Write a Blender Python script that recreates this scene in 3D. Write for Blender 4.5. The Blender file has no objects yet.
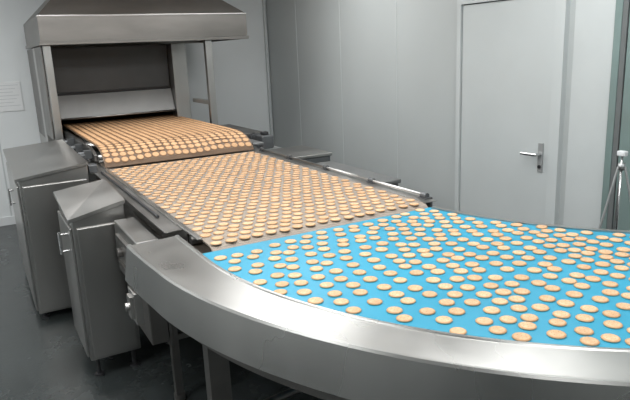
import bpy, bmesh, math, random
from mathutils import Vector, Matrix
random.seed(7)
S=bpy.context.scene
COL=S.collection
try:
    S.view_settings.view_transform='Standard'
except Exception: pass
WL={}
# ---------------------------------------------------------------- materials
def nd(nt,t,**k):
    n=nt.nodes.new(t)
    for a,b in k.items(): setattr(n,a,b)
    return n
def mat(name,color,rough=.5,metal=0,var=.08,scale=8,bump=0,bscale=60,stretch=(1,1,1),emit=0,rvar=0,detail=3):
    m=bpy.data.materials.new(name); m.use_nodes=True
    nt=m.node_tree; b=nt.nodes['Principled BSDF']
    b.inputs['Roughness'].default_value=rough; b.inputs['Metallic'].default_value=metal
    tc=nd(nt,'ShaderNodeTexCoord'); mp=nd(nt,'ShaderNodeMapping'); mp.inputs['Scale'].default_value=stretch
    nt.links.new(tc.outputs['Object'],mp.inputs['Vector'])
    nz=nd(nt,'ShaderNodeTexNoise'); nz.inputs['Scale'].default_value=scale; nz.inputs['Detail'].default_value=detail
    nt.links.new(mp.outputs[0],nz.inputs['Vector'])
    cr=nd(nt,'ShaderNodeValToRGB')
    cr.color_ramp.elements[0].position=.3; cr.color_ramp.elements[1].position=.7
    cr.color_ramp.elements[0].color=[max(0,c*(1-var)) for c in color]+[1]
    cr.color_ramp.elements[1].color=[min(1,c*(1+var)) for c in color]+[1]
    nt.links.new(nz.outputs['Fac'],cr.inputs['Fac']); nt.links.new(cr.outputs['Color'],b.inputs['Base Color'])
    if rvar:
        mr=nd(nt,'ShaderNodeMapRange'); mr.inputs['From Min'].default_value=.3; mr.inputs['From Max'].default_value=.7
        mr.inputs['To Min'].default_value=rough-rvar; mr.inputs['To Max'].default_value=rough+rvar
        nt.links.new(nz.outputs['Fac'],mr.inputs['Value']); nt.links.new(mr.outputs[0],b.inputs['Roughness'])
    if bump:
        n2=nd(nt,'ShaderNodeTexNoise'); n2.inputs['Scale'].default_value=bscale
        nt.links.new(mp.outputs[0],n2.inputs['Vector'])
        bp=nd(nt,'ShaderNodeBump'); bp.inputs['Strength'].default_value=bump; bp.inputs['Distance'].default_value=.01
        nt.links.new(n2.outputs['Fac'],bp.inputs['Height']); nt.links.new(bp.outputs[0],b.inputs['Normal'])
    if emit:
        b.inputs['Emission Color'].default_value=(1,1,1,1); b.inputs['Emission Strength'].default_value=emit
    return m
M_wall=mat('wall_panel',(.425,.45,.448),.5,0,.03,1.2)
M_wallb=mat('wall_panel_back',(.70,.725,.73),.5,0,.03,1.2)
M_frame=mat('door_frame_paint',(.50,.53,.53),.45,0,.03,3)
M_door=mat('door_paint',(.49,.52,.52),.42,0,.03,2)
M_green=mat('green_tinted_strip',(.17,.23,.22),.2,0,.1,2)
M_seam=mat('dark_seam',(.12,.13,.13),.6)
M_floor=mat('floor_epoxy',(.032,.037,.037),.24,0,.25,5,.06,40,rvar=.05,detail=4)
M_ceil=mat('ceiling_paint',(.7,.7,.7),.7)
M_steel=mat('stainless_steel',(.44,.43,.415),.32,1,.09,3,.015,5,(1,1,.35),rvar=.05,detail=4)
M_steelg=mat('brushed_guard_steel',(.47,.465,.45),.29,1,.07,3,.012,3,(1,1,.4),rvar=.04,detail=3)
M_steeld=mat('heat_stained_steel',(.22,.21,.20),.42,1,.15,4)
M_cover=mat('cover_steel',(.32,.32,.32),.40,1,.1,4)
M_steell=mat('dull_satin_steel',(.34,.34,.335),.55,.7,.05,5)
M_recess=mat('recess_plate',(.085,.085,.085),.5,1,.1,3)
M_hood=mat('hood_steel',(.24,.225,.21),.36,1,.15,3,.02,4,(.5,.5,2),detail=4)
M_dark=mat('black_plastic',(.02,.02,.022),.5)
M_house=mat('dark_grey_housing',(.13,.135,.14),.4,.6,.1,5)
M_chrome=mat('chrome',(.65,.65,.65),.22,1)
M_silver=mat('silver_lacquer',(.30,.31,.31),.35,.2,.03)
M_white=mat('white_enamel',(.66,.68,.69),.45,0,.03)
M_gal=mat('galvanised_metal',(.42,.43,.43),.45,.9,.1,10)
M_paper=mat('notice_paper',(.74,.75,.75),.7,0,.02)
M_ink=mat('notice_lines',(.50,.52,.53),.7,0,.02)
M_lamp=mat('lamp_panel',(.9,.9,.9),.5,emit=2)
def beltmat(name,c1,c2,sx,sy,rough,metal,strength):
    m=bpy.data.materials.new(name); m.use_nodes=True; nt=m.node_tree; b=nt.nodes['Principled BSDF']
    b.inputs['Roughness'].default_value=rough; b.inputs['Metallic'].default_value=metal
    tc=nd(nt,'ShaderNodeTexCoord')
    w1=nd(nt,'ShaderNodeTexWave'); w1.bands_direction='X'; w1.inputs['Scale'].default_value=sx
    w2=nd(nt,'ShaderNodeTexWave'); w2.bands_direction='Y'; w2.inputs['Scale'].default_value=sy
    for w in (w1,w2):
        w.inputs['Distortion'].default_value=.4; nt.links.new(tc.outputs['Object'],w.inputs['Vector'])
    mx=nd(nt,'ShaderNodeMath',operation='MULTIPLY'); nt.links.new(w1.outputs['Fac'],mx.inputs[0]); nt.links.new(w2.outputs['Fac'],mx.inputs[1])
    nz=nd(nt,'ShaderNodeTexNoise'); nz.inputs['Scale'].default_value=5; nt.links.new(tc.outputs['Object'],nz.inputs['Vector'])
    ad=nd(nt,'ShaderNodeMath',operation='MULTIPLY_ADD'); ad.inputs[1].default_value=.6
    nt.links.new(mx.outputs[0],ad.inputs[0]); 
    m3=nd(nt,'ShaderNodeMath',operation='MULTIPLY'); m3.inputs[1].default_value=.5; nt.links.new(nz.outputs['Fac'],m3.inputs[0])
    nt.links.new(m3.outputs[0],ad.inputs[2])
    cr=nd(nt,'ShaderNodeValToRGB'); cr.color_ramp.elements[0].color=list(c1)+[1]; cr.color_ramp.elements[1].color=list(c2)+[1]
    nt.links.new(ad.outputs[0],cr.inputs['Fac']); nt.links.new(cr.outputs['Color'],b.inputs['Base Color'])
    bp=nd(nt,'ShaderNodeBump'); bp.inputs['Strength'].default_value=strength; bp.inputs['Distance'].default_value=.003
    nt.links.new(mx.outputs[0],bp.inputs['Height']); nt.links.new(bp.outputs[0],b.inputs['Normal'])
    return m
M_mesh=beltmat('woven_wire_belt',(.20,.16,.125),(.42,.36,.305),42,42,.5,.15,.4)
M_ovenb=beltmat('oven_wire_belt',(.09,.055,.033),(.22,.14,.085),50,50,.5,.2,.3)
M_blue=mat('blue_belt',(.014,.265,.41),.40,0,.10,1.6,.05,200)
def bismat(name,c1,c2,rough=.75):
    m=bpy.data.materials.new(name); m.use_nodes=True; nt=m.node_tree; b=nt.nodes['Principled BSDF']; b.inputs['Roughness'].default_value=rough
    tc=nd(nt,'ShaderNodeTexCoord'); g=nd(nt,'ShaderNodeNewGeometry'); oi=nd(nt,'ShaderNodeObjectInfo')
    fr=nd(nt,'ShaderNodeMath',operation='FRACT'); ad=nd(nt,'ShaderNodeMath',operation='ADD')
    nt.links.new(g.outputs['Random Per Island'],ad.inputs[0]); nt.links.new(oi.outputs['Random'],ad.inputs[1])
    nt.links.new(ad.outputs[0],fr.inputs[0])
    nz=nd(nt,'ShaderNodeTexNoise'); nz.inputs['Scale'].default_value=90; nz.inputs['Detail'].default_value=4; nt.links.new(tc.outputs['Object'],nz.inputs['Vector'])
    mr=nd(nt,'ShaderNodeMapRange'); mr.inputs['From Min'].default_value=.3; mr.inputs['From Max'].default_value=.7; mr.inputs['To Max'].default_value=.6
    nt.links.new(nz.outputs['Fac'],mr.inputs['Value'])
    ma=nd(nt,'ShaderNodeMath',operation='MULTIPLY_ADD'); ma.inputs[1].default_value=.4
    nt.links.new(fr.outputs[0],ma.inputs[0]); nt.links.new(mr.outputs[0],ma.inputs[2])
    cr=nd(nt,'ShaderNodeValToRGB'); cr.color_ramp.elements[0].color=list(c1)+[1]; cr.color_ramp.elements[1].color=list(c2)+[1]
    nt.links.new(ma.outputs[0],cr.inputs['Fac']); nt.links.new(cr.outputs['Color'],b.inputs['Base Color'])
    bp=nd(nt,'ShaderNodeBump'); bp.inputs['Strength'].default_value=.4; bp.inputs['Distance'].default_value=.002
    nt.links.new(nz.outputs['Fac'],bp.inputs['Height']); nt.links.new(bp.outputs[0],b.inputs['Normal'])
    return m
M_bt=bismat('biscuit_top',(.47,.28,.145),(.74,.49,.30))
M_bs=bismat('biscuit_brown_rim',(.42,.225,.105),(.60,.36,.19))
M_be=bismat('biscuit_edge',(.52,.33,.19),(.68,.46,.29))
M_bd=bismat('biscuit_docking',(.32,.155,.07),(.40,.21,.10))
M_ot=bismat('hot_biscuit_top',(.46,.27,.135),(.64,.40,.22))
M_os=bismat('hot_biscuit_rim',(.36,.19,.09),(.50,.28,.14))
M_oe=bismat('hot_biscuit_edge',(.30,.17,.09),(.40,.24,.13))

# ---------------------------------------------------------------- builders
def finish(o,parent,c):
    WL[o]=Vector(c)
    if parent is not None:
        o.parent=parent; o.location=Vector(c)-WL[parent]
    else: o.location=c
    COL.objects.link(o)
    return o
def meshobj(name,verts,faces,mats,parent=None,smooth=False,fm=None,origin=None,bevel=0):
    vs=[Vector(v) for v in verts]
    if origin is None:
        mn=Vector([min(v[i] for v in vs) for i in range(3)]); mx=Vector([max(v[i] for v in vs) for i in range(3)])
        origin=(mn+mx)/2; 
        if parent is None: origin.z=mn.z
    origin=Vector(origin)
    me=bpy.data.meshes.new(name); me.from_pydata([v-origin for v in vs],[],faces)
    if not isinstance(mats,(list,tuple)): mats=[mats]
    for m in mats: me.materials.append(m)
    bm=bmesh.new(); bm.from_mesh(me); 
    bmesh.ops.recalc_face_normals(bm,faces=bm.faces)
    if bevel: bmesh.ops.bevel(bm,geom=[e for e in bm.edges if e.is_manifold and e.calc_face_angle(0)>.3],offset=bevel,segments=2,affect='EDGES',profile=.5)
    bm.to_mesh(me); bm.free()
    if smooth:
        for p in me.polygons: p.use_smooth=True
    o=bpy.data.objects.new(name,me)
    return finish(o,parent,origin)
BFAC=[(0,3,2,1),(4,5,6,7),(0,1,5,4),(1,2,6,5),(2,3,7,6),(3,0,4,7)]
def boxdata(x0,x1,y0,y1,z0,z1):
    return [(x0,y0,z0),(x1,y0,z0),(x1,y1,z0),(x0,y1,z0),(x0,y0,z1),(x1,y0,z1),(x1,y1,z1),(x0,y1,z1)],BFAC
def box(name,x0,x1,y0,y1,z0,z1,m,parent=None,bevel=.004):
    v,f=boxdata(x0,x1,y0,y1,z0,z1); return meshobj(name,v,f,m,parent,bevel=bevel)
def multi(parts):
    V=[];F=[]
    for v,f in parts:
        k=len(V); V+=list(v); F+=[tuple(i+k for i in q) for q in f]
    return V,F
def cyldata(p0,p1,r0,r1=None,n=16):
    r1=r0 if r1 is None else r1
    p0=Vector(p0);p1=Vector(p1); d=(p1-p0).normalized()
    a=d.orthogonal().normalized(); b=d.cross(a)
    V=[];F=[]
    for p,r in ((p0,r0),(p1,r1)):
        for i in range(n):
            t=2*math.pi*i/n; V.append(p+a*r*math.cos(t)+b*r*math.sin(t))
    for i in range(n): F.append((i,(i+1)%n,n+(i+1)%n,n+i))
    F.append(tuple(range(n))[::-1]); F.append(tuple(range(n,2*n)))
    return V,F
def cyl(name,p0,p1,r,m,parent=None,r1=None,n=16):
    v,f=cyldata(p0,p1,r,r1,n); o=meshobj(name,v,f,m,parent)
    for p in o.data.polygons:
        if len(p.vertices)==4: p.use_smooth=True
    return o
def tag(o,label,cat,group=None):
    o['label']=label; o['category']=cat
    if group: o['group']=group
    return o
def empty(name,loc,label,cat,group=None):
    o=bpy.data.objects.new(name,None); o.empty_display_size=.1
    finish(o,None,loc); tag(o,label,cat,group); return o
def struct(o): o['kind']='structure'; return o

# ---------------------------------------------------------------- room
XR=3.55; YB=7.6; XL=-2.6; YF=-2.2; ZC=2.95
struct(box('floor',XL-.1,XR+.1,YF-.1,YB+.1,-.1,0,M_floor,bevel=0))
struct(box('ceiling',XL-.1,XR+.1,YF-.1,YB+.1,ZC,ZC+.1,M_ceil,bevel=0))
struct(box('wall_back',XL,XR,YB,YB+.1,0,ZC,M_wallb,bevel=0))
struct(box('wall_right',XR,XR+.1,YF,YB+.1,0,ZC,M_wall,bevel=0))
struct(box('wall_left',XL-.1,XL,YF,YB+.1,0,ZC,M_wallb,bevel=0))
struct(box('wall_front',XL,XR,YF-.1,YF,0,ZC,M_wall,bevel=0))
struct(box('baseboard_back',XL,XR-.02,YB-.015,YB,0,.1,M_white,bevel=.003))
struct(box('baseboard_right',XR-.015,XR,3.96,YB-.02,0,.1,M_white,bevel=.003))
n=1
for y in (6.75,5.75,4.75):
    struct(box('trim_%d'%n,XR-.003,XR,y-.004,y+.004,.1,ZC,M_frame,bevel=0)); n+=1
for x in (2.75,.2,-.9):
    struct(box('trim_%d'%n,x-.008,x+.008,YB-.004,YB,.1,ZC,M_frame,bevel=0)); n+=1
struct(box('trim_%d'%n,XR-.045,XR-.005,YB-.05,YB-.005,.1,ZC,M_frame,bevel=.012)); n+=1
struct(box('trim_%d'%n,XR-.05,XR,2.425,2.475,0,ZC,M_green,bevel=.004)); n+=1
struct(box('trim_%d'%n,XR-.055,XR,2.385,2.42,0,ZC,M_seam,bevel=.004)); n+=1
struct(box('trim_%d'%n,XR-.05,XR,2.20,2.38,0,ZC,M_green,bevel=.004)); n+=1
struct(box('trim_%d'%n,XR-.012,XR,2.50,2.79,.0,ZC,M_frame,bevel=.003)); n+=1
y0,y1,zt=2.93,3.83,2.09
d=struct(box('door_1',XR-.03,XR-.004,y0,y1,.01,zt,M_door,bevel=.003))
fv,ff=multi([boxdata(XR-.045,XR,y1+.008,y1+.05,0,zt+.05),boxdata(XR-.045,XR,y0-.09,y0-.008,0,zt+.05),boxdata(XR-.045,XR,y0-.008,y1+.008,zt+.008,zt+.05)])
struct(meshobj('trim_%d'%n,fv,ff,M_frame)); n+=1
gv,gf=multi([boxdata(XR-.012,XR,y1,y1+.008,0,zt+.008),boxdata(XR-.012,XR,y0-.008,y0,0,zt+.008),boxdata(XR-.012,XR,y0,y1,zt,zt+.008)])
struct(meshobj('trim_%d'%n,gv,gf,M_seam)); n+=1
hv,hf=boxdata(XR-.040,XR-.030,2.975,3.018,.87,1.08)
meshobj('handle_plate',hv,hf,M_silver,d,bevel=.002)
hv,hf=multi([cyldata((XR-.040,2.997,1.0),(XR-.09,2.997,1.0),.011),cyldata((XR-.085,2.987,1.0),(XR-.085,3.13,.997),.012)])
meshobj('door_handle',hv,hf,M_chrome,d)
cyl('lock_cylinder',(XR-.040,2.997,.91),(XR-.050,2.997,.91),.012,M_dark,d)

nb=box('notice_board',.24,.50,YB-.012,YB,1.28,1.60,M_paper,bevel=.002)
tag(nb,'pale printed notice sheet fixed on the white wall','notice')
lp=[]
for i in range(7):
    lp.append(boxdata(.265,.475-(i%3)*.03,YB-.0135,YB-.012,1.56-i*.037,1.565-i*.037))
v,f=multi(lp); meshobj('notice_lines',v,f,M_ink,nb)

# ---------------------------------------------------------------- lights
for i,(x,y,sx,sy,p) in enumerate([(.4,5.0,1.4,1.1,27),(2.4,5.0,1.4,1.1,27),(.4,2.3,1.4,1.1,32),(2.4,2.3,1.4,1.1,30),(.4,-.4,1.4,1.1,32),(2.4,-.4,1.4,1.1,28),(-1.6,5.5,1.4,1.1,40),(-1.6,2.0,1.4,1.1,34)]):
    fx=empty('ceiling_light',(x,y,ZC),'white ceiling light fitting with a bright diffuser','light','ceiling lights')
    box('light_housing',x-sx/2,x+sx/2,y-sy/2,y+sy/2,ZC-.05,ZC,M_white,fx)
    box('light_diffuser',x-sx/2+.02,x+sx/2-.02,y-sy/2+.02,y+sy/2-.02,ZC-.062,ZC-.051,M_lamp,fx,0)
    L=bpy.data.lights.new('tube','AREA'); L.shape='RECTANGLE'; L.size=sx; L.size_y=sy; L.energy=p; L.color=(.985,1,.995)
    lo=bpy.data.objects.new('tube_lamp',L); finish(lo,fx,(x,y,ZC-.075))
w=bpy.data.worlds.new('world'); S.world=w; w.use_nodes=True
w.node_tree.nodes['Background'].inputs[0].default_value=(.8,.85,.9,1); w.node_tree.nodes['Background'].inputs[1].default_value=.3

# ---------------------------------------------------------------- oven
ov=empty('baking_oven',(1.36,7.1,0),'stainless tunnel oven end with belt mouth under a hood','oven')
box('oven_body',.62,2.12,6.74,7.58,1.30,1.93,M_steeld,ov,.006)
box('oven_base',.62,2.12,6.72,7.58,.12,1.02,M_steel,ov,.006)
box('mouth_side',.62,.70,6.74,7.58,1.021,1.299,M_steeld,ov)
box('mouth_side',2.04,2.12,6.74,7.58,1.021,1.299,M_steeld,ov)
v=[(.66,6.60,1.225),(1.93,6.60,1.225),(1.93,6.69,1.455),(.66,6.69,1.455),(.66,6.62,1.225),(1.93,6.62,1.225),(1.93,6.71,1.455),(.66,6.71,1.455)]
meshobj('oven_flap',v,[(0,1,2,3),(7,6,5,4),(0,4,5,1),(1,5,6,2),(2,6,7,3),(3,7,4,0)],M_steell,ov)
cyl('flap_edge',(.66,6.605,1.225),(1.93,6.605,1.225),.010,M_steel,ov)
box('flap_hinge_bar',.66,1.93,6.70,6.738,1.457,1.475,M_dark,ov,.003)
box('side_panel',1.935,2.09,6.55,6.735,.60,1.93,M_steel,ov,.006)
box('side_panel',.60,.665,6.55,6.735,.60,1.93,M_steel,ov,.006)
for x in (.7,2.04):
    for y in (6.8,7.5): cyl('leg',(x,y,0),(x,y,.12),.03,M_steel,ov)
box('flue_plate',.67,1.93,6.715,6.738,1.48,1.92,M_recess,ov,.004)

# hood
hd=empty('extraction_hood',(1.55,6.55,0),'brownish stainless extraction hood canopy above the oven mouth','hood')
x0,x1,ya,yb,za,zb=.60,2.54,5.9,7.3,1.968,2.185
cx,cy=1.5,6.75
def ring(a,b,c,d_,z): return [(a,c,z),(b,c,z),(b,d_,z),(a,d_,z)]
t=.02
V=ring(x0,x1,ya,yb,za)+ring(x0,x1,ya,yb,zb)+ring(x0+t,x1-t,ya+t,yb-t,zb)+ring(x0+t,x1-t,ya+t,yb-t,za)
F=[]
for k in range(4):
    a,b=k*4,((k+1)%4)*4
    for i in range(4): F.append((a+i,a+(i+1)%4,b+(i+1)%4,b+i))
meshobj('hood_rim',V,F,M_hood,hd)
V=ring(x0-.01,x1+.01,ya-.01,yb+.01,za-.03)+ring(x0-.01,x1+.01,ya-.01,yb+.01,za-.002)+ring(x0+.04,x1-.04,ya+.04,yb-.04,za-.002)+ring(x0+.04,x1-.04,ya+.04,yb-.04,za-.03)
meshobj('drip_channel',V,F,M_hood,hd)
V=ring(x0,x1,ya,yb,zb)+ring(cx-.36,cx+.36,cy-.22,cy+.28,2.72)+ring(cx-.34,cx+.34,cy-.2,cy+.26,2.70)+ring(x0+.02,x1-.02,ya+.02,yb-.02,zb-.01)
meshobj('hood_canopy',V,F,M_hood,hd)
V=ring(cx-.36,cx+.36,cy-.22,cy+.28,2.72)+ring(cx-.36,cx+.36,cy-.22,cy+.28,ZC-.001)
meshobj('flue_duct',V,[(i,(i+1)%4,4+(i+1)%4,4+i) for i in range(4)],M_hood,hd)
box('hood_seam',x0-.004,x1+.004,ya-.006,ya,zb-.010,zb+.003,M_steel,hd,.002)
box('post',.615,.68,5.94,6.0,0,za-.031,M_steel,hd,.006)
box('post',2.10,2.17,5.94,6.0,0,za-.031,M_steel,hd,.006)
box('cross_brace',2.115,2.165,6.0,6.54,1.30,1.34,M_steel,hd,.004)
box('side_sheet',.60,.612,6.01,6.54,1.1,1.93,M_steeld,hd,.002)

# ---------------------------------------------------------------- oven belt conveyor
BX0,BX1=.80,1.98
prof=[(7.4,1.150),(6.6,1.150),(5.6,1.150),(5.06,1.150),(4.94,1.147),(4.86,1.138),(4.79,1.120),(4.735,1.097),(4.695,1.072),(4.665,1.046),(4.645,1.016)]
oc=empty('oven_outfeed_conveyor',(1.39,5.8,0),'brown wire oven belt curving down onto the cooling belt','conveyor')
V=[];F=[]
th=.008
np_=len(prof)
def nrm(i,P):
    a=P[max(0,i-1)]; b=P[min(len(P)-1,i+1)]
    dy,dz=b[0]-a[0],b[1]-a[1]; l=math.hypot(dy,dz)
    n_=( dz/l,-dy/l)
    if n_[1]<0: n_=(-n_[0],-n_[1])
    return n_
for i,(y,z) in enumerate(prof):
    ny,nz_=nrm(i,prof)
    V+=[(BX0-.01,y,z),(BX1+.01,y,z),(BX1+.01,y-ny*th,z-nz_*th),(BX0-.01,y-ny*th,z-nz_*th)]
for i in range(np_-1):
    a=i*4;b=a+4
    for k in range(4): F.append((a+k,a+(k+1)%4,b+(k+1)%4,b+k))
F+=[(0,1,2,3),tuple(range((np_-1)*4,np_*4))]
meshobj('wire_belt',V,F,M_ovenb,oc)
cyl('nose_roller',(BX0-.02,4.84,1.06),(BX1+.02,4.84,1.06),.030,M_steel,oc)
cyl('drive_roller',(BX0-.03,5.3,1.09),(BX1+.03,5.3,1.09),.045,M_steel,oc)
for xa in (BX0-.04,BX1+.014):
    P=[(6.52,1.03),(4.90,1.03),(4.90,1.08),(4.98,1.105),(5.12,1.123),(6.52,1.125)]
    V=[(xa,y,z) for y,z in P]+[(xa+.025,y,z) for y,z in P]; k=len(P)
    F=[tuple(range(k)),tuple(range(k,2*k))]+[(i,(i+1)%k,k+(i+1)%k,k+i) for i in range(k)]
    meshobj('side_frame',V,F,M_steeld,oc,bevel=.003)
for y in (5.3,6.4):
    box('leg',BX0-.04,BX0-.01,y-.02,y+.02,0,1.029,M_steel,oc,.003)
    box('leg',BX1+.014,BX1+.045,y-.02,y+.02,0,1.029,M_steel,oc,.003)
for y in (5.0,5.45,5.9):
    v,f=multi([boxdata(.70,.758,y-.035,y+.035,1.05,1.11),cyldata((.66,y,1.08),(.70,y,1.08),.022),cyldata((.72,y-.12,1.045),(.72,y+.12,1.045),.007)])
    meshobj('bearing_block',v,f,M_house,oc)
box('cover_strip',2.03,2.13,4.75,6.5,1.03,1.05,M_cover,oc,.003)

# ---------------------------------------------------------------- cooling conveyor
cc=empty('cooling_conveyor',(1.39,3.6,0),'straight woven wire cooling conveyor carrying rows of biscuits','conveyor')
V=[];F=[]
P=[(5.2,.992),(2.44,.992),(2.405,.985),(2.385,.968),(2.38,.95),(2.385,.932),(2.405,.915),(2.44,.908),(5.2,.908)]
P2=[(5.2,.984),(2.44,.984),(2.41,.978),(2.393,.965),(2.388,.95),(2.393,.935),(2.41,.922),(2.44,.916),(5.2,.916)]
k=len(P)
for (a,b) in zip(P,P2):
    V+=[(BX0,a[0],a[1]+.008),(BX1,a[0],a[1]+.008),(BX1,b[0],b[1]+.008),(BX0,b[0],b[1]+.008)]
for i in range(k-1):
    a=i*4;b=a+4
    for q in range(4): F.append((a+q,a+(q+1)%4,b+(q+1)%4,b+q))
F+=[(0,1,2,3),tuple(range((k-1)*4,k*4))]
meshobj('mesh_belt',V,F,M_mesh,cc)
def channel(x0,x1,y0,y1,z0,z1,open_right):
    t=.004
    L=[boxdata(x0,x1,y0,y1,z1-t,z1),boxdata(x0,x1,y0,y1,z0,z0+t)]
    if open_right: L.append(boxdata(x0,x0+t,y0,y1,z0+t,z1-t))
    else: L.append(boxdata(x1-t,x1,y0,y1,z0+t,z1-t))
    return multi(L)
v,f=channel(.69,.796,2.72,5.15,.84,1.004,False); meshobj('side_frame',v,f,M_steel,cc)
v,f=channel(1.984,2.06,2.42,5.15,.84,1.000,True); meshobj('side_frame',v,f,M_steel,cc)
box('edge_strip',.772,.798,2.50,4.60,1.005,1.014,M_steel,cc,.002)
box('skirt_panel',.692,.712,2.84,4.45,.36,.838,M_steeld,cc,.003)
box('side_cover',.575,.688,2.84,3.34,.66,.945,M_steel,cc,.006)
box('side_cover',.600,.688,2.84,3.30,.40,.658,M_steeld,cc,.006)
v,f=multi([boxdata(.560,.575,2.92,3.26,.72,.74),boxdata(.560,.575,2.92,3.26,.87,.89),cyldata((.55,2.98,.80),(.575,2.98,.80),.024),cyldata((.55,3.20,.80),(.575,3.20,.80),.024)])
meshobj('cover_fitting',v,f,M_steeld,cc)
box('lower_panel',.712,.730,4.46,5.15,.30,.838,M_steel,cc,.003)
box('outer_ledge',2.061,2.15,2.9,5.15,.90,.918,M_cover,cc,.003)
cyl('guide_rod',(2.045,2.50,1.014),(2.045,4.62,1.014),.009,M_steel,cc)
for y in (2.50,3.0,3.55,4.1,4.6):
    v,f=multi([boxdata(2.025,2.067,y-.03,y+.03,1.001,1.006),boxdata(2.061,2.075,y-.03,y+.03,.93,1.006),cyldata((2.045,y-.022,1.016),(2.045,y+.022,1.016),.015)])
    meshobj('rod_bracket',v,f,M_house,cc)
for y in (2.7,3.3,3.9,4.5):
    cyl('support_roller',(.80,y,.95),(1.98,y,.95),.024,M_steeld,cc)
for y in (2.95,4.4):
    v,f=multi([boxdata(.715,.755,y-.02,y+.02,.04,.838),boxdata(2.0,2.04,y-.02,y+.02,.04,.838),boxdata(.755,2.0,y-.015,y+.015,.35,.38),
      cyldata((.735,y,0),(.735,y,.04),.03),cyldata((2.02,y,0),(2.02,y,.04),.03)])
    meshobj('leg_frame',v,f,M_steeld,cc)
for y in (4.05,4.32):
    v,f=multi([boxdata(.663,.69,y-.06,y+.06,.86,.955),cyldata((.64,y,.91),(.663,y,.91),.028),cyldata((.676,y-.12,.91),(.676,y+.12,.91),.008)])
    meshobj('bearing_block',v,f,M_gal,cc)
v,f=cyldata((.735,3.0,1.012),(.735,4.5,1.012),.007,n=8); meshobj('sensor_cable',v,f,M_dark,cc)
box('frame_bracket',.66,.72,4.56,4.66,1.005,1.06,M_house,cc)
box('frame_bracket',.66,.70,4.90,4.96,1.005,1.09,M_house,cc)

# ---------------------------------------------------------------- curved conveyor
vc=empty('curved_conveyor',(1.5,1.6,0),'blue belt turning conveyor with a wide curved stainless guard','conveyor')
OC=(2.53,2.30); RO=1.785; IC=(3.63,2.60); RI=1.65; ZB=.985
def outer(s,r=RO):
    if s<0: return Vector((OC[0]-r,OC[1]-s*1.5,0))
    a=math.radians(78*s); return Vector((OC[0]-r*math.cos(a),OC[1]-r*math.sin(a),0))
def inner(s,r=RI):
    a=math.radians(8.4+(62-8.4)*s); 
    return Vector((IC[0]-r*math.cos(a),IC[1]-r*math.sin(a),0))
NS,NT=48,8
s0=-.05
V=[];F=[]
def ss(i,n=NS): return s0+(1-s0)*i/n
def bpt(s,t):
    a=outer(s); b=inner(max(s,0)); 
    if s<0: b=b+Vector((0,-s*.3,0))
    return a.lerp(b,t)
for layer in (0,-.01):
    for i in range(NS+1):
        for j in range(NT+1):
            p=bpt(ss(i),j/NT); V.append((p.x,p.y,ZB+layer))
N1=(NS+1)*(NT+1)
for i in range(NS):
    for j in range(NT):
        a=i*(NT+1)+j; F.append((a,a+1,a+NT+2,a+NT+1)); F.append((N1+a,N1+a+NT+1,N1+a+NT+2,N1+a+1))
for i in range(NS):
    a=i*(NT+1); F.append((a,a+NT+1,N1+a+NT+1,N1+a)); a+=NT; F.append((a,N1+a,N1+a+NT+1,a+NT+1))
for j in range(NT):
    F.append((j,N1+j,N1+j+1,j+1)); a=NS*(NT+1)+j; F.append((a,a+1,N1+a+1,N1+a))
meshobj('blue_belt',V,F,M_blue,vc)
def sweep(name,prof,curve,s_a,s_b,n,m):
    V=[];F=[];k=len(prof)
    for q in range(k):
        base=len(V)
        for i in range(n+1):
            s=s_a+(s_b-s_a)*i/n
            for (dr,z) in (prof[q],prof[(q+1)%k]):
                p=curve(s,dr); V.append((p.x,p.y,z))
        for i in range(n):
            a=base+i*2; F.append((a,a+1,a+3,a+2))
    for s in (s_a,s_b):
        base=len(V)
        for (dr,z) in prof:
            p=curve(s,dr); V.append((p.x,p.y,z))
        F.append(tuple(range(base,base+k)))
    vs=[Vector(v) for v in V]; origin=Vector((1.2,1.6,.9))
    me=bpy.data.meshes.new(name); me.from_pydata([v-origin for v in vs],[],F); me.materials.append(m)
    for p in me.polygons: p.use_smooth=True
    o=bpy.data.objects.new(name,me); return finish(o,vc,origin)
def gc(s,dr):
    u=max(0,min(1,(.40-s)/.66)); u=u*u*(3-2*u)
    return outer(s,RO+dr*(1+.35*u))
g=[(.002,.965),(.002,.992),(.012,.992),(.016,.988),(.160,.983),(.165,.989),(.173,.989),(.178,.981),(.196,.828),(.180,.818),(.178,.822),(.190,.832),(.172,.976),(.02,.980),(.02,.965)]
sweep('outer_guard',g,gc,-.26,1,100,M_steelg)
sweep('lower_frame',[(.05,.76),(.05,.93),(.14,.93),(.14,.76)],gc,-.22,1,60,M_steeld)
ic=lambda s,dr: inner(s,RI-dr)
sweep('inner_guard',[(-.004,.90),(-.004,.992),(-.03,.992),(-.03,.90)],ic,0,1,40,M_steel)
v,f=multi([boxdata(.475,.505,2.50,2.62,.68,.82),boxdata(.46,.475,2.53,2.59,.70,.80),cyldata((.445,2.56,.75),(.46,2.56,.75),.018)]); meshobj('end_bracket',v,f,M_steel,vc)
for s in (.10,.52,.92):
    p=outer(s,RO+.10)
    v,f=multi([boxdata(p.x-.04,p.x+.04,p.y-.03,p.y+.03,.05,.76),cyldata((p.x,p.y,0),(p.x,p.y,.05),.045)]); meshobj('leg',v,f,M_steeld,vc)
    q=inner(s,RI-.02)
    v,f=multi([boxdata(q.x-.02,q.x+.02,q.y-.02,q.y+.02,.05,.898),cyldata((q.x,q.y,0),(q.x,q.y,.05),.035)]); meshobj('leg',v,f,M_steeld,vc)
    v,f=cyldata((p.x+.02,p.y,.4),(q.x-.02,q.y,.4),.018); meshobj('cross_tube',v,f,M_steeld,vc)

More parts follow.
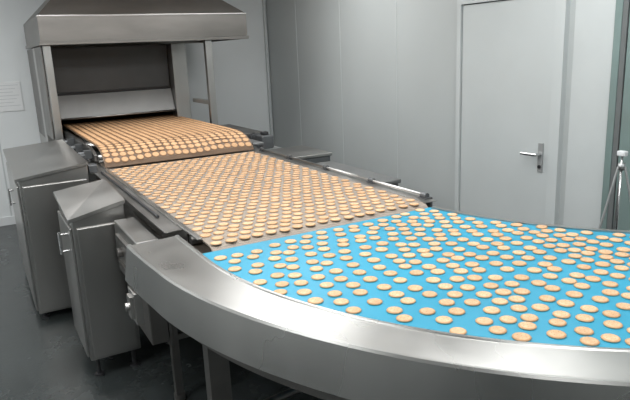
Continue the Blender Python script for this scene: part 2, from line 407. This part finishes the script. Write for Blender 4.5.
# ---------------------------------------------------------------- cabinets beside conveyor
def cabinet(name,x0,x1,y0,y1,z0,z1,lab,slope,hinges):
    e=empty(name,((x0+x1)/2,(y0+y1)/2,0),lab,'cabinet')
    V=[(x0,y0,z0),(x1,y0,z0),(x1,y1,z0),(x0,y1,z0),(x0,y0,z1-slope),(x1,y0,z1-slope*.3),(x1,y1,z1),(x0,y1,z1-slope*.4)]
    meshobj('body',V,[(0,3,2,1),(4,5,6),(4,6,7),(0,1,5,4),(1,2,6,5),(2,3,7,6),(3,0,4,7)],M_steel,e,bevel=.006)
    V=[(x0-.02,y0-.02,z1-slope*1.05),(x1+.004,y0-.02,z1-slope*.3),(x1+.004,y1,z1),(x0-.02,y1,z1-slope*.42)]
    V=[(a,b,c+.003) for a,b,c in V]; V=V+[(a,b,c+.02) for a,b,c in V]
    meshobj('lid',V,[(0,3,2,1),(4,5,6),(4,6,7),(0,1,5,4),(1,2,6,5),(2,3,7,6),(3,0,4,7)],M_steel,e)
    zt=z1-slope-.04
    fd=box('door',x0+.02,x1-.02,y0-.014,y0-.001,z0+.02,zt,M_steel,e,.004)
    v,f=multi([boxdata(x1-.07,x1-.045,y0-.022,y0-.014,zt-.16,zt-.09),cyldata((x1-.057,y0-.034,zt-.125),(x1-.057,y0-.022,zt-.125),.012)])
    meshobj('latch',v,f,M_house,fd)
    sd=box('door',x0-.014,x0-.001,y0+.02,y1-.02,z0+.02,zt,M_steel,e,.004)
    yy=(y0+y1)/2-.05; zz=z0+(z1-z0)*.72
    v,f=multi([cyldata((x0-.014,yy,zz-.05),(x0-.05,yy,zz-.05),.008),cyldata((x0-.014,yy,zz+.05),(x0-.05,yy,zz+.05),.008),cyldata((x0-.05,yy,zz-.065),(x0-.05,yy,zz+.065),.010)])
    meshobj('door_handle',v,f,M_chrome,sd)
    if hinges:
        for zz in (z0+.12,z1-.25):
            cyl('hinge',(x1-.01,y0-.02,zz),(x1-.01,y0-.02,zz+.07),.008,M_chrome,e)
    for a in (x0+.04,x1-.04):
        for b in (y0+.05,y1-.05):
            v,f=multi([cyldata((a,b,.012),(a,b,z0),.012),cyldata((a,b,0),(a,b,.014),.028)]); meshobj('foot',v,f,M_dark,e)
    return e
cabinet('machine_cabinet',.19,.645,4.50,5.80,.05,1.10,'large stainless steel drive cabinet with overhanging lid beside the oven belt',.08,True)
cabinet('machine_cabinet.001',.37,.655,3.42,3.96,.12,1.04,'small stainless steel cabinet with a side handle by the cooling belt',.09,False)

def gearmotor(name,x,y,z,lab,ax):
    e=empty(name,(x,y,z),lab,'motor')
    ax=Vector(ax)
    box('gearbox',x-.06,x+.06,y-.07,y+.07,z,z+.12,M_house,e,.012)
    c=Vector((x,y,z+.065)); p0=c+ax*.072; p1=c+ax*.22
    v,f=multi([cyldata(p0,p1,.048,n=20)]+[cyldata(c+ax*(.085+.022*i),c+ax*(.093+.022*i),.058,n=20) for i in range(5)])
    meshobj('motor_body',v,f,M_house,e)
    cyl('fan_cover',p1,c+ax*.26,.054,M_dark,e)
    box('terminal_box',x-.03,x+.03,y-.03,y+.03,z+.121,z+.15,M_dark,e,.006)
    return e
def housing(name,x0,x1,y0,y1,z1,lab,lm):
    e=empty(name,((x0+x1)/2,(y0+y1)/2,0),lab,'machine housing')
    box('housing_body',x0,x1,y0,y1,.10,z1-.03,M_house,e,.008)
    box('housing_lid',x0-.012,x1+.012,y0-.012,y1+.012,z1-.029,z1,lm,e,.006)
    box('vent_panel',x0-.006,x0-.0005,y0+.08,y1-.08,z1-.25,z1-.1,M_dark,e,.001)
    for a in (x0+.04,x1-.04):
        for b in (y0+.05,y1-.05): cyl('foot',(a,b,0),(a,b,.1),.02,M_dark,e)
housing('machine_housing',2.18,2.56,4.36,4.86,.96,'low steel machine housing beside the cooling belt',M_steel)
housing('machine_housing.001',2.17,2.46,3.28,4.18,.92,'long low steel cover along the conveyor side',M_cover)
housing('machine_housing.002',2.20,2.48,5.55,6.45,1.03,'dark low housing next to the oven belt frame',M_steeld)
gearmotor('gearmotor',2.30,5.10,.94,'dark electric gearmotor beside the oven belt',(0,1,0))
mt=empty('motor_stand',(2.30,5.1,0),'steel bracket stand carrying the gearmotor','stand')
box('stand_top',2.2,2.42,4.98,5.45,.92,.94,M_gal,mt,.003)
box('stand_column',2.27,2.33,5.1,5.2,0,.92,M_gal,mt,.003)

# tripod
c=Vector((3.17,2.13,0))
tp=empty('tripod',c,'slim silver tripod stand with a small white head near the doorway','tripod')
cyl('centre_column',c+Vector((0,0,.45)),c+Vector((0,0,1.14)),.006,M_chrome,tp)
for a in (40,160,280):
    d_=Vector((math.cos(math.radians(a)),math.sin(math.radians(a)),0))
    v,f=multi([cyldata(c+d_*.02+Vector((0,0,1.08)),c+d_*.16+Vector((0,0,.52)),.007),cyldata(c+d_*.16+Vector((0,0,.52)),c+d_*.30+Vector((0,0,.012)),.005),cyldata(c+d_*.30,c+d_*.30+Vector((0,0,.03)),.011)])
    meshobj('leg',v,f,M_gal,tp)
cyl('collar',c+Vector((0,0,1.06)),c+Vector((0,0,1.10)),.02,M_gal,tp)
box('head',c.x-.018,c.x+.018,c.y-.025,c.y+.025,1.14,1.17,M_white,tp,.006)

# ---------------------------------------------------------------- biscuits
BR=.0255
def biscuit_data(seg=28,hi=True):
    rings=[(.92,0),(1.0,.002),(1.0,.0034),(.95,.0050),(.80,.0058),(.5,.0063)] if hi else [(.93,0),(1.0,.0028),(.94,.0044),(.80,.0052)]
    V=[];F=[];FM=[]
    for ri,(r,z) in enumerate(rings):
        for i in range(seg):
            a=2*math.pi*i/seg
            rr=r*BR*(1+(.025*math.cos(a*14) if hi and 1<=ri<=3 else 0))
            V.append((rr*math.cos(a),rr*math.sin(a),z))
    nr=len(rings)
    for k in range(nr-1):
        for i in range(seg):
            F.append((k*seg+i,k*seg+(i+1)%seg,(k+1)*seg+(i+1)%seg,(k+1)*seg+i))
            if hi: FM.append(1 if k<2 else (2 if k<4 else 0))
            else: FM.append(1 if k<1 else 2)
    V.append((0,0,rings[-1][1]+.0003)); c=len(V)-1
    for i in range(seg): F.append(((nr-1)*seg+i,(nr-1)*seg+(i+1)%seg,c)); FM.append(0)
    F.append(tuple(range(seg))[::-1]); FM.append(1)
    if hi:
        for (px_,py_) in [(0,0)]+[(.5*BR*math.cos(a),.5*BR*math.sin(a)) for a in [k*math.pi/3 for k in range(6)]]:
            k=len(V); zt=.0068
            for i in range(6):
                a=i*math.pi/3; V.append((px_+.0016*math.cos(a),py_+.0016*math.sin(a),zt))
            F.append(tuple(range(k,k+6))); FM.append(3)
    return V,F,FM
BMATS=(M_bt,M_be,M_bs,M_bd)
BV,BF,BM=biscuit_data()
bme=bpy.data.meshes.new('biscuit'); bme.from_pydata(BV,[],BF)
for m in BMATS: bme.materials.append(m)
for p,i in zip(bme.polygons,BM): p.material_index=i; p.use_smooth=(len(p.vertices)==4)
pos=[]
r=0; y=2.43
while y<4.60:
    ncol=17; pitch=.0675
    off=(.5 if r%2 else 0)
    for c_ in range(ncol):
        x=.833+(c_+off)*pitch
        if x>1.955: continue
        pos.append(Vector((x+random.uniform(-.005,.005),y+random.uniform(-.008,.008),1.0003)))
    y+=.0655; r+=1
NR=30; NCOL=14
for i in range(NR):
    for j in range(NCOL+1):
        s=(i+.35)/NR; t=(j+(.5 if i%2 else 0)+.4)/(NCOL+.7)
        if t>.975: continue
        s2=s+(random.uniform(-.2,.2)+.25*math.sin(j*.8+i*.5))/NR; 
        p=bpt(s2,t+random.uniform(-.010,.010)+.008*math.sin(i*.7))
        if p.y>2.36: continue
        p.z=ZB+.0003
        if s<.93: pos.append(p)
for it in range(14):
    for i in range(len(pos)):
        for j in range(i+1,len(pos)):
            d_=pos[j]-pos[i]
            if abs(d_.y)>.06 or abs(d_.z)>.01: continue
            d_.z=0; l=d_.length
            if l<.0540 and l>1e-5:
                m_=d_.normalized()*(.0542-l)/2; pos[i]=pos[i]-m_; pos[j]=pos[j]+m_
# camera
cam=bpy.data.cameras.new('camera'); co=bpy.data.objects.new('camera',cam); COL.objects.link(co); S.camera=co
cam.sensor_width=36; cam.lens=608/630*36; cam.clip_start=.05
Y=Vector((-350,-135,608)).normalized(); X=Vector((1135,-200,608)); X=(X-Y*X.dot(Y)).normalized(); D=X.cross(Y); 
if D.y<0: D=-D
rt=Vector((X.x,Y.x,-D.x)); dn=Vector((X.y,Y.y,-D.y)); fw=Vector((X.z,Y.z,-D.z))
R=Matrix((rt,-dn,-fw)).transposed()
co.matrix_world=Matrix.Translation((0,0,1.8))@R.to_4x4()
C=Vector((0,0,1.8))
def px(p):
    q=Vector(p)-C; z=q.dot(fw); return 315+608*q.dot(rt)/z,200+608*q.dot(dn)/z
vis=[];rest=[]
for p in pos:
    u,v=px(p)
    if -4<u<634 and v<404: vis.append(p)
    else: rest.append(p)
vis.sort(key=lambda p:(p-C).length)
ind=vis[:299]; rest+=vis[299:]
for i,p in enumerate(ind):
    o=bpy.data.objects.new('biscuit',bme); o.location=p; o.rotation_euler=(0,0,random.uniform(0,6.28)); sc=random.uniform(.97,1.05); o.scale=(sc,sc,1)
    COL.objects.link(o)
    if p.z<.995: tag(o,'round golden biscuit lying on the blue turning belt','biscuit','biscuits on the conveyors')
    else: tag(o,'round golden biscuit lying on the wire cooling belt','biscuit','biscuits on the conveyors')
LV,LF,LM=biscuit_data(14,False)
def batch(name,mats,label,mats4):
    AV=[];AF=[];AM=[]
    for M in mats:
        k=len(AV)
        for v in LV: AV.append(M@Vector(v))
        for q in LF: AF.append(tuple(i+k for i in q))
        AM.extend(LM)
    o=meshobj(name,AV,AF,mats4,None)
    for p,i in zip(o.data.polygons,AM): p.material_index=i
    o['kind']='stuff'; tag(o,label,'biscuits')
batch('biscuit_batch',[Matrix.Translation(p) for p in rest],'many golden round biscuits covering the cooling belt in staggered rows',BMATS)
pts=[Vector((0,y,z)) for y,z in prof]
def at(L):
    acc=0
    for a,b in zip(pts,pts[1:]):
        l=(b-a).length
        if acc+l>=L: 
            dv=(b-a)/l; return a+dv*(L-acc), dv
        acc+=l
    return None,None
L=.55; MM=[]
SC=Matrix.Diagonal((1.06,1.0,.7,1))
while L<2.775:
    for c_ in range(20):
        x=.825+c_*.0595
        p,dv=at(L+.007*math.sin(c_*.7)+random.uniform(-.0015,.0015))
        if p is None: continue
        nn=Vector((0,dv.z,-dv.y)); 
        if nn.z<0: nn=-nn
        xa=Vector((1,0,0)); ya=nn.cross(xa)
        Rm=Matrix((xa,ya,nn)).transposed().to_4x4()
        MM.append(Matrix.Translation(Vector((x+random.uniform(-.002,.002),p.y,p.z))+nn*.0006)@Rm@SC)
    L+=.0575
batch('oven_biscuit_batch',MM,'many orange-brown biscuits in straight rows spilling over the oven belt edge',(M_ot,M_oe,M_os,M_bd))
